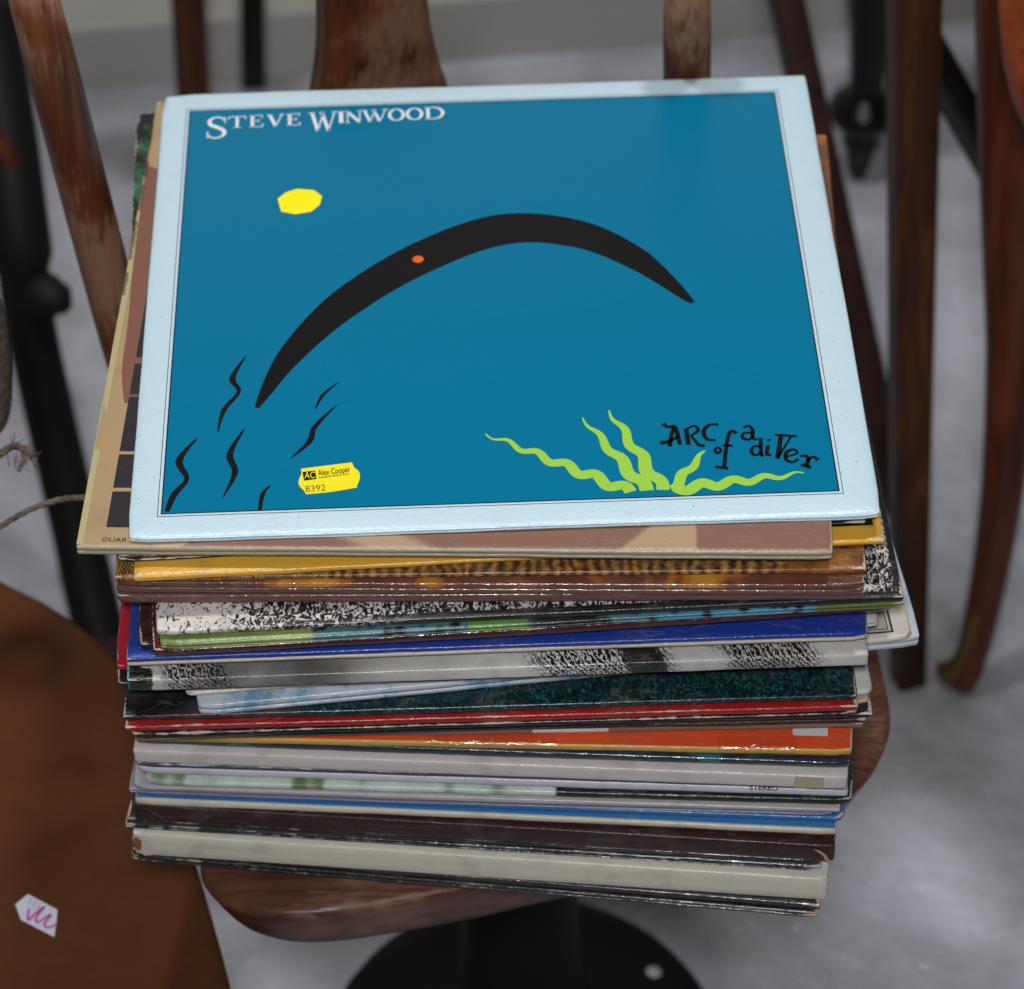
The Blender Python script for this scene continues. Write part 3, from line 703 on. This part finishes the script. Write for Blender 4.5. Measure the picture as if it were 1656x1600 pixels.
text('sticker_trade', 'auctioneers inc.', stick, I_BLACK, Z3(698, 504), Z3(1158, 446), zs, .0014, .01)
text('sticker_number', '8392', stick, I_GREY, Z3(500, 708), Z3(796, 684), zs, .0040)
# scuffed little marks and prints on the tan sleeve
TT = lambda u, v: local(tan, u, v)
z2 = tan['_t']+.00006
sx0 = TT(172, 852).x; sx1 = sx0+.045
for ya, yb in ((853, 795), (789, 735), (730, 642), (638, 588), (578, 470), (462, 380)):
    a, b = TT(172, ya).y, TT(172, yb).y
    polys('dark_square_print', [[(sx0, a), (sx1, a), (sx1, b), (sx0, b)]], I_DUSK, tan, z2)
text('maker_lettering', '©UAR', tan, I_BLACK, TT(164, 876), TT(205, 877), z2, .0026)
# brown figure print running up beside the spine of the tan sleeve
fig = curve2([TT(201, 652), TT(197, 600), TT(207, 520), TT(214, 440), TT(228, 330), TT(243, 230), TT(262, 176)], 8)
polys('brown_figure_print', [[*fig, TT(300, 176), TT(300, 652)][::-1]], ink('umber_ink', (.19, .085, .06), .42), tan, z2-.00003)
polys('spine_print', [[(.0004, .002), (.0030, .002), (.0030, S-.002), (.0004, S-.002)]], ink('pale_spine_ink', (.40, .34, .18), .4), tan, z2-.00004)
# spine lettering too small to read: short ticks along the left edge of the tan sleeve
rs_ = random.Random(3); ticks = []; y_ = .165
while y_ < .30:
    L_ = rs_.uniform(.012, .03); e_ = min(.305, y_+L_)
    while y_ < e_:
        h_ = rs_.uniform(.0006, .0012); ticks.append([(-.0006+.0008, y_), (.0008+h_, y_), (.0008+h_, y_+.0006), (.0002, y_+.0006)]); y_ += .0011
    y_ += rs_.uniform(.004, .012)
polys('spine_lettering', ticks, I_BLACK, tan, z2)
# tape and labels low in the stack
def front_patch(name, o, u0, u1, za, zb, m, wrapy=.008):
    xa, xb = local(o, u0, 1250).x, local(o, u1, 1250).x
    t = o['_t']; y_ = -.00025
    V = [(xa, y_, za), (xb, y_, za), (xb, y_, zb), (xa, y_, zb)]; F = [(0, 1, 2, 3)]
    if wrapy: V += [(xb, wrapy, t+.0002), (xa, wrapy, t+.0002)]; V[2] = (xb, y_, t-.0006); V[3] = (xa, y_, t-.0006); V += [(xa, .0008, t+.0002), (xb, .0008, t+.0002)]; F = [(0, 1, 2, 3), (3, 2, 7, 6), (6, 7, 4, 5)]
    return mesh_obj(name, V, F, m, o, False)
front_patch('tape_patch', wht, 1285, 1333, .0006, .0076, ink('yellowed_tape', (.38, .33, .22), .25), 0)
xa, xb = local(org, 1283, 1215).x, local(org, 1340, 1215).x
ya = local(org, 1340, 1191).y
polys('white_label', [[(xa, ya), (xb, ya), (xb, ya+.02), (xa, ya+.02)]], ink('white_label_paper', (.52, .52, .53), .5), org, org['_t']+.0001)
text('print_line', 'STEREO', lil, I_DUSK, local(lil, 1212, 1277.5), local(lil, 1258, 1279), lil['_t']+.0001, .0030, .01)
rs_ = random.Random(8); blot = []
for k in range(34):
    c_ = local(lil, 1158+rs_.gauss(0, 14), 1281+rs_.gauss(0, 2.5)); r_ = rs_.uniform(.0002, .0007)
    if c_.y > .0012: blot.append([(c_.x+r_*rs_.uniform(.5, 1.3)*math.cos(a_), c_.y+r_*rs_.uniform(.5, 1.6)*math.sin(a_)) for a_ in (0, 1.05, 2.1, 3.14, 4.2, 5.2)])
polys('ink_blot', blot, I_BLACK, lil, lil['_t']+.0001)
# bare card where corners of the two boxes are torn
def front_poly(name, o, pts, m, off=.0003): return mesh_obj(name, [(x, -off, z) for x, z in pts], [tuple(range(len(pts)))], m, o, False)
bx2, bx1 = SLV['box2'], SLV['box1']
front_poly('torn_paper', bx2, [(.0004, .0125), (.0030, .0139), (.0060, .0125), (.0085, .0080), (.0100, .0040), (.0082, .0008), (.0050, .0003), (.0030, .0030), (.0015, .0060)], ink('torn_white_paper', (.50, .46, .42), .8))
front_poly('bare_board', bx2, [(.0010, .0125), (.0030, .0130), (.0046, .0105), (.0042, .0060), (.0034, .0036), (.0014, .0052)], ink('bare_brown_board', (.22, .09, .025), .8), .0006)
front_poly('chipped_edge', bx1, [(S-.0100, .0082), (S-.0070, .0078), (S-.0040, .0050), (S-.0022, .0010), (S-.0040, .0008), (S-.0052, .0040), (S-.0078, .0066)], ink('chipped_card', (.40, .26, .14), .8))
# clear tape over the orange sleeve's front edge
g = G('clear_tape_film'); g.co(); nb = g.bump(g.noise(170, 3, .7, g.scaled(.5, 1, 1), 1.5), .8, .0012)
tr_ = g.n('BsdfTransparent', Color=(.97, .95, .92)); gl_ = g.n('BsdfGlossy', Color=(1, 1, 1), Roughness=.12, Normal=nb)
mx_ = g.nt.nodes.new('ShaderNodeMixShader'); mx_.inputs[0].default_value = .055
g.nt.links.new(tr_, mx_.inputs[1]); g.nt.links.new(gl_, mx_.inputs[2]); g.nt.links.new(mx_.outputs[0], g.out.inputs[0]); tape_m = g.m
for u0_, u1_ in ((690, 900), (1160, 1290)):
    xa_, xb_ = local(org, u0_, 1215).x, local(org, u1_, 1220).x; t_ = .0052; N_ = 24; V, F = [], []
    for i in range(N_+1):
        x_ = xa_+(xb_-xa_)*i/N_; w1 = .0004*math.sin(i*1.7)+.0003*math.sin(i*.9)
        e_ = .004*max(0, (abs(i/N_-.5)-.42)/.08)
        for y_, z_ in ((-.0004, .0012), (-.0006+w1*.3, t_-.0012), (.0003, t_+.00025+abs(w1)*.5), (.0040, t_+.0002), (.0115-e_, t_+.00015)): V.append((x_, y_, z_))
    for i in range(N_):
        for k in range(4): F.append((i*5+k, i*5+5+k, i*5+6+k, i*5+k+1))
    mesh_obj('clear_tape', V, F, tape_m, org)

# ------------------------------------------------------------------ brown upholstered seat, lower left
ZB = .36
def brown_seat():
    c = [at(-260, 800, ZB), at(0, 937, ZB), at(70, 972, ZB), at(140, 1020, ZB), at(190, 1075, ZB), at(232, 1160, ZB), at(280, 1290, ZB), at(325, 1420, ZB), at(375, 1600, ZB), at(430, 1850, ZB)]
    P = catmull(c, 6)
    P += [Vector((P[-1].x-.5, P[-1].y-.02, ZB)), Vector((P[0].x-.22, P[0].y-.1, ZB))]
    n = len(P); cen = sum(P, Vector())/n
    V, F = [], []
    loops = [(.97, -.045), (.99, -.043), (1.0, -.036), (1.002, -.018), (1.0, -.007), (.993, -.002), (.98, 0), (.9, .002), (.6, .004)]
    for s_, z in loops:
        for q in P: V.append(cen+(q-cen)*s_+Vector((0, 0, z)))
    for i in range(len(loops)-1):
        for k in range(n): F.append((i*n+k, i*n+(k+1) % n, (i+1)*n+(k+1) % n, (i+1)*n+k))
    F.append(tuple(range(n))[::-1]); F.append(tuple((len(loops)-1)*n+k for k in range(n)))
    return V, F, cen
bv, bf, bc = brown_seat()
g = G('brown_suede'); n1 = g.noise(7, 4); n2 = g.noise(260, 3)
SUEDE = g.done(g.mix(g.math('MULTIPLY', n2, .4), g.ramp(n1, [(.35, (.072, .023, .007)), (.65, (.104, .034, .010))]), (.045, .015, .007)), .85, g.bump(n2, .3, .0008), Specular_IOR_Level=.15)
bs = empty('brown_stool', (bc.x, bc.y, 0)); tag(bs, 'brown suede-covered seat at lower left bearing a white price sticker', 'stool')
mesh_obj('seat', [v-Vector((bc.x, bc.y, 0)) for v in bv], bf, SUEDE, bs)
for dx, dy in ((-.16, .12), (.0, .10), (-.16, -.26), (.0, -.26)):
    part('leg', beam((dx, dy, 0), (dx*.95, dy*.95, ZB-.04), .035, .035, 0, .8), W_DARK, bs)
ZS = ZB+.0035
pp = [at(45.6, 1447.5, ZS), at(93.4, 1473, ZS), at(91.3, 1493, ZS), at(88, 1517, ZS), at(34, 1489, ZS), at(25, 1464, ZS)]
c0 = sum(pp, Vector())/6
tg = mesh_obj('price_sticker', [(p.x-bc.x, p.y-bc.y, p.z+.0006) for p in pp], [(0, 5, 4, 3, 2, 1)], ink('white_sticker_paper', (.52, .53, .60), .5), bs, False)
tg.modifiers.new('thickness', 'SOLIDIFY').thickness = .0003
scr = curve2([Vector((p.x-bc.x, p.y-bc.y)) for p in (at(47, 1472, ZS), at(46, 1490, ZS), at(58, 1479, ZS), at(72, 1469, ZS), at(60, 1484, ZS), at(61, 1494, ZS), at(83, 1481, ZS), at(72, 1497, ZS), at(78, 1502, ZS), at(91, 1498, ZS))], 6)
mesh_obj('magenta_scribble', *ribbon(scr, [.0011]*len(scr), ZS+.0011), ink('magenta_marker', (.45, .03, .30), .5), tg, False)
gl = [curve2([Vector((p.x-bc.x, p.y-bc.y)) for p in (at(50+k*7, 1455+k*4, ZS), at(48+k*7, 1464+k*4, ZS))], 2) for k in range(4)]
V, F = [], []
for q in gl:
    v, f = ribbon(q, [.0008]*len(q), ZS+.0010); k = len(V); V += v; F += [tuple(i+k for i in x) for x in f]
mesh_obj('faint_print', V, F, ink('faint_grey_ink', (.30, .34, .42), .5), tg, False)

# ------------------------------------------------------------------ furniture behind
# dark square-legged chair at the right, with a slanting stretcher
dc = empty('oak_chair', (*at(1467, 1105, 0).xy, 0)); tag(dc, 'dark oak chair frame with square leg and slanting stretcher, right of the stack', 'chair')
o_ = Vector(dc.location)
f0 = at(1468, 1100, .0); f1 = at(1479, -60, .53)
part('leg', [*(lambda vf: ([v-o_ for v in vf[0]], vf[1]))(beam(f0, f0+(f1-f0)*1.35, .029, .029, math.radians(16), .70))], W_BROWN, dc)
a, b = at(1490, 60, .40), at(1720, 470, .24)
part('stretcher', [*(lambda vf: ([v-o_ for v in vf[0]], vf[1]))(beam(a, b, .016, .028, .5))], W_BLACK, dc)
bk = f0+Vector((.30, .20, 0))
part('leg', [*(lambda vf: ([v-o_ for v in vf[0]], vf[1]))(beam(bk, bk+Vector((0, 0, .7)), .030, .030, .5, .86))], W_DARK, dc)
a2 = f0+(f1-f0)*1.28
part('seat_rail', [*(lambda vf: ([v-o_ for v in vf[0]], vf[1]))(beam(a2, bk+Vector((0, 0, .66)), .05, .02, .5))], W_DARK, dc)

# cabriole leg of a red table, far right
ct = empty('cabriole_table', (*at(1545, 1110, 0).xy, 0)); tag(ct, 'red mahogany table with a curved leg and brass toe, far right edge', 'table')
o_ = Vector(ct.location)
cl = [(1556, 1106, .004), (1572, 1060, .03), (1602, 920, .10), (1624, 760, .18), (1636, 560, .27), (1640, 380, .35), (1650, 180, .43), (1668, 0, .50), (1690, -140, .55)]
wr = [.009, .0105, .0125, .0145, .0165, .020, .026, .034, .04]
path = catmull([at(*p) for p in cl], 5); rr = [wr[min(int(i/5), 8)]+(wr[min(int(i/5)+1, 8)]-wr[min(int(i/5), 8)])*((i % 5)/5) for i in range(len(path))]
part('leg', tube([p-o_ for p in path], rr, 18), W_RED, ct)
toe = catmull([at(1592, 960, .085), at(1572, 1020, .055), at(1552, 1075, .022), at(1528, 1088, .010)], 5)
part('brass_toe', tube([p-o_ for p in toe], [.004+.005*i/(len(toe)-1) for i in range(len(toe))], 14), BRASS, ct)
ap = [at(1668, 20, .56), at(1690, 150, .53), at(1760, 260, .50)]
c3 = at(1690, -20, .60)
V = []; F = []
arc = catmull([at(1612, -120, .62), at(1618, 0, .60), at(1628, 70, .585), at(1652, 140, .57), at(1700, 200, .56), at(1790, 240, .55)], 6)
m = len(arc)
back = Vector((.12, .10, 0))
for p in arc: V.append(p-o_)
for p in arc: V.append(p-o_+Vector((.004, .012, -.03)))
for p in arc: V.append(p-o_+back+Vector((.1, 0, .10)))
for i in range(m-1): F += [(i, i+1, m+i+1, m+i), (i+1, i, 2*m+i, 2*m+i+1)]
W_ORANGE = wood('polished_orange_mahogany', (.10, .02, .008), (.17, .037, .014), (.24, .055, .02), 0, .28)
part('table_top', (V, F), W_ORANGE, ct)

# plum coloured slanting post behind the stack
pl = empty('slanting_post_stand', (*at(1446, 800, 0).xy, 0)); tag(pl, 'plum brown slanting post rising behind the right side of the stack', 'stand')
o_ = Vector(pl.location); a, b = at(1450, 820, 0), at(1262, -40, .36)
part('post', [*(lambda vf: ([v-o_ for v in vf[0]], vf[1]))(beam(a, a+(b-a)*1.3, .022, .022, .2))], W_PLUM, pl)

# black turned leg standing on the floor behind
tl = empty('turned_leg_table', (*at(1386, 285, 0).xy, 0)); tag(tl, 'black turned table leg with a ball near its foot', 'table')
part('leg', lathe_path([(0, .007), (.03, .009), (.10, .013), (.12, .016), (.15, .012), (.165, .018), (.19, .026), (.22, .030), (.25, .026), (.27, .016), (.30, .014), (.36, .0155), (.5, .020), (.7, .030), (.8, .034), (.82, .040), (.86, .04), (1, .034)],
     (0, 0, 0), (.008, .0, .30), 28), W_BLACK, tl)
part('apron', beam((-.02, .015, .33), (.5, .12, .33), .02, .07, .2), W_BLACK, tl)

# two legs behind, upper left
ba = empty('oak_stand', (*at(322, 330, 0).xy, 0)); tag(ba, 'brown oak square post upper left behind the stack', 'stand')
o_ = Vector(ba.location); a, b = at(322, 330, 0), at(302, -40, .23)
part('post', [*(lambda vf: ([v-o_ for v in vf[0]], vf[1]))(beam(a, a+(b-a)*1.8, .026, .026, .1))], W_BROWN, ba)
bb = empty('dark_leg_stand', (*at(410, 136, 0).xy, 0)); tag(bb, 'blurred dark leg standing near the wall, upper left', 'stand')
o_ = Vector(bb.location); a, b = at(410, 136, 0), at(407, -60, .11)
part('post', [*(lambda vf: ([v-o_ for v in vf[0]], vf[1]))(beam(a, a+(b-a)*3, .020, .020, .1))], W_BLACK, bb)

# blackened leg with a knuckle at the left
bl = empty('iron_stand', (*at(150, 985, 0).xy, 0)); tag(bl, 'blackened iron stand leg with a knuckle, left edge of the picture', 'stand')
o_ = Vector(bl.location)
lp = [at(172, 1075, -.0), at(128, 880, .07), at(78, 660, .16), at(48, 520, .22), at(30, 380, .28), at(5, 200, .34), at(-30, 0, .40)]
part('leg', tube([p-o_ for p in catmull(lp, 5)], [.018]*5+[.017]*8+[.017]*6+[.021]*12, 16), IRON, bl)
kn = [at(30, 470, .24), at(72, 478, .245), at(98, 490, .245), at(108, 500, .24)]
part('knuckle', tube([p-o_ for p in kn], [.016, .016, .012, .005], 16, (1, 1)), IRON, bl)
part('curved_arm', tube([p-o_ for p in catmull([at(-40, 180, .36), at(15, 260, .33), at(34, 330, .30), at(20, 400, .27)], 5)], .007, 12), W_RED, bl)

# jute roll at the left edge with loose twine
g = G('jute_fibre'); n1 = g.noise(240, 4, .7); n2 = g.noise(30, 3)
JUTE = g.done(g.ramp(g.math('ADD', g.math('MULTIPLY', n1, .6), g.math('MULTIPLY', n2, .4)), [(.35, (.045, .032, .024)), (.55, (.14, .105, .08)), (.7, (.26, .21, .165))]), .9, g.bump(n1, 1.0, .002))
jc = at(-60, 590, .56)
jr = empty('jute_roll', (jc.x, jc.y, jc.z-.035)); tag(jr, 'brown jute roll just entering at the left edge', 'jute roll')
prof = [(0, .012), (.08, .017), (.25, .0205), (.5, .022), (.75, .0205), (.92, .017), (1, .012)]
part('roll', lathe_path([(p.x, p.y) for p in catmull([(a, b, 0) for a, b in prof], 4)], (0, .0, -.01), (0, .02, .075), 36), JUTE, jr)
rnd = random.Random(5)
fv, ff = [], []
for k in range(46):
    a = rnd.uniform(-1.2, .9); z = rnd.uniform(-.008, .072); r = .0205*math.sqrt(max(.15, 1-((z-.032)/.06)**2))
    p = Vector((r*math.cos(a), r*math.sin(a)+.01, z)); d = Vector((math.cos(a), math.sin(a), rnd.uniform(-.6, .8)))
    q = [p, p+d*.0016, p+d*.003+Vector((0, 0, rnd.uniform(-.001, .001)))]
    v, f = tube(q, .00014, 4); kk = len(fv); fv += v; ff += [tuple(i+kk for i in x) for x in f]
mesh_obj('stray_fibres', fv, ff, JUTE, jr)
def rope(name, pts, r, label):
    P = catmull(pts, 12); n = len(P); V, F = [], []
    c = P[0].copy()
    for s_ in range(3):
        path = []
        for i, p in enumerate(P):
            t = (P[min(i+1, n-1)]-P[max(i-1, 0)]).normalized(); a = t.orthogonal().normalized(); b = t.cross(a); th = i*.55+s_*2.094
            path.append(p-c+a*(r*.55*math.cos(th))+b*(r*.55*math.sin(th)))
        v, f = tube(path, r*.62, 8); k = len(V); V += v; F += [tuple(i+k for i in x) for x in f]
    o = mesh_obj(name, V, F, JUTE); o.location = c; tag(o, label, 'twine'); return o
tw = rope('twine', [at(-60, 890, .545), at(0, 852, .55), at(50, 824, .553), at(100, 808, .553), at(140, 806, .552), at(175, 815, .55)], .0013, 'single strand of jute twine running in from the left edge to the stack')
fr = rope('frayed_twine', [at(-40, 745, .555), at(-5, 738, .555), at(20, 722, .557), at(38, 726, .558), at(52, 738, .556)], .0016, 'frayed jute twine end poking in at the left edge')
fv, ff = [], []
c = Vector(fr.location)
for k in range(40):
    u, v_ = rnd.choice([(28, 722), (40, 730), (52, 738), (34, 745), (10, 728), (30, 752)]); p = at(u+rnd.uniform(-8, 8), v_+rnd.uniform(-6, 6), .556)-c
    d = Vector((rnd.uniform(-.3, 1), rnd.uniform(-1, 1), rnd.uniform(-.5, .6))).normalized()*rnd.uniform(.003, .007)
    v, f = tube([p, p+d*.5+Vector((0, 0, rnd.uniform(-.001, .001))), p+d], .00022, 4); kk = len(fv); fv += v; ff += [tuple(i+kk for i in x) for x in f]
mesh_obj('frayed_fibres', fv, ff, JUTE, fr)
v, f = tube([p-c for p in catmull([at(40, 728, .557), at(38, 745, .555), at(30, 762, .553)], 5)], .0011, 8)
mesh_obj('frayed_end', v, f, JUTE, fr)
for o in bpy.data.objects:
    if '_t' in o: del o['_t']
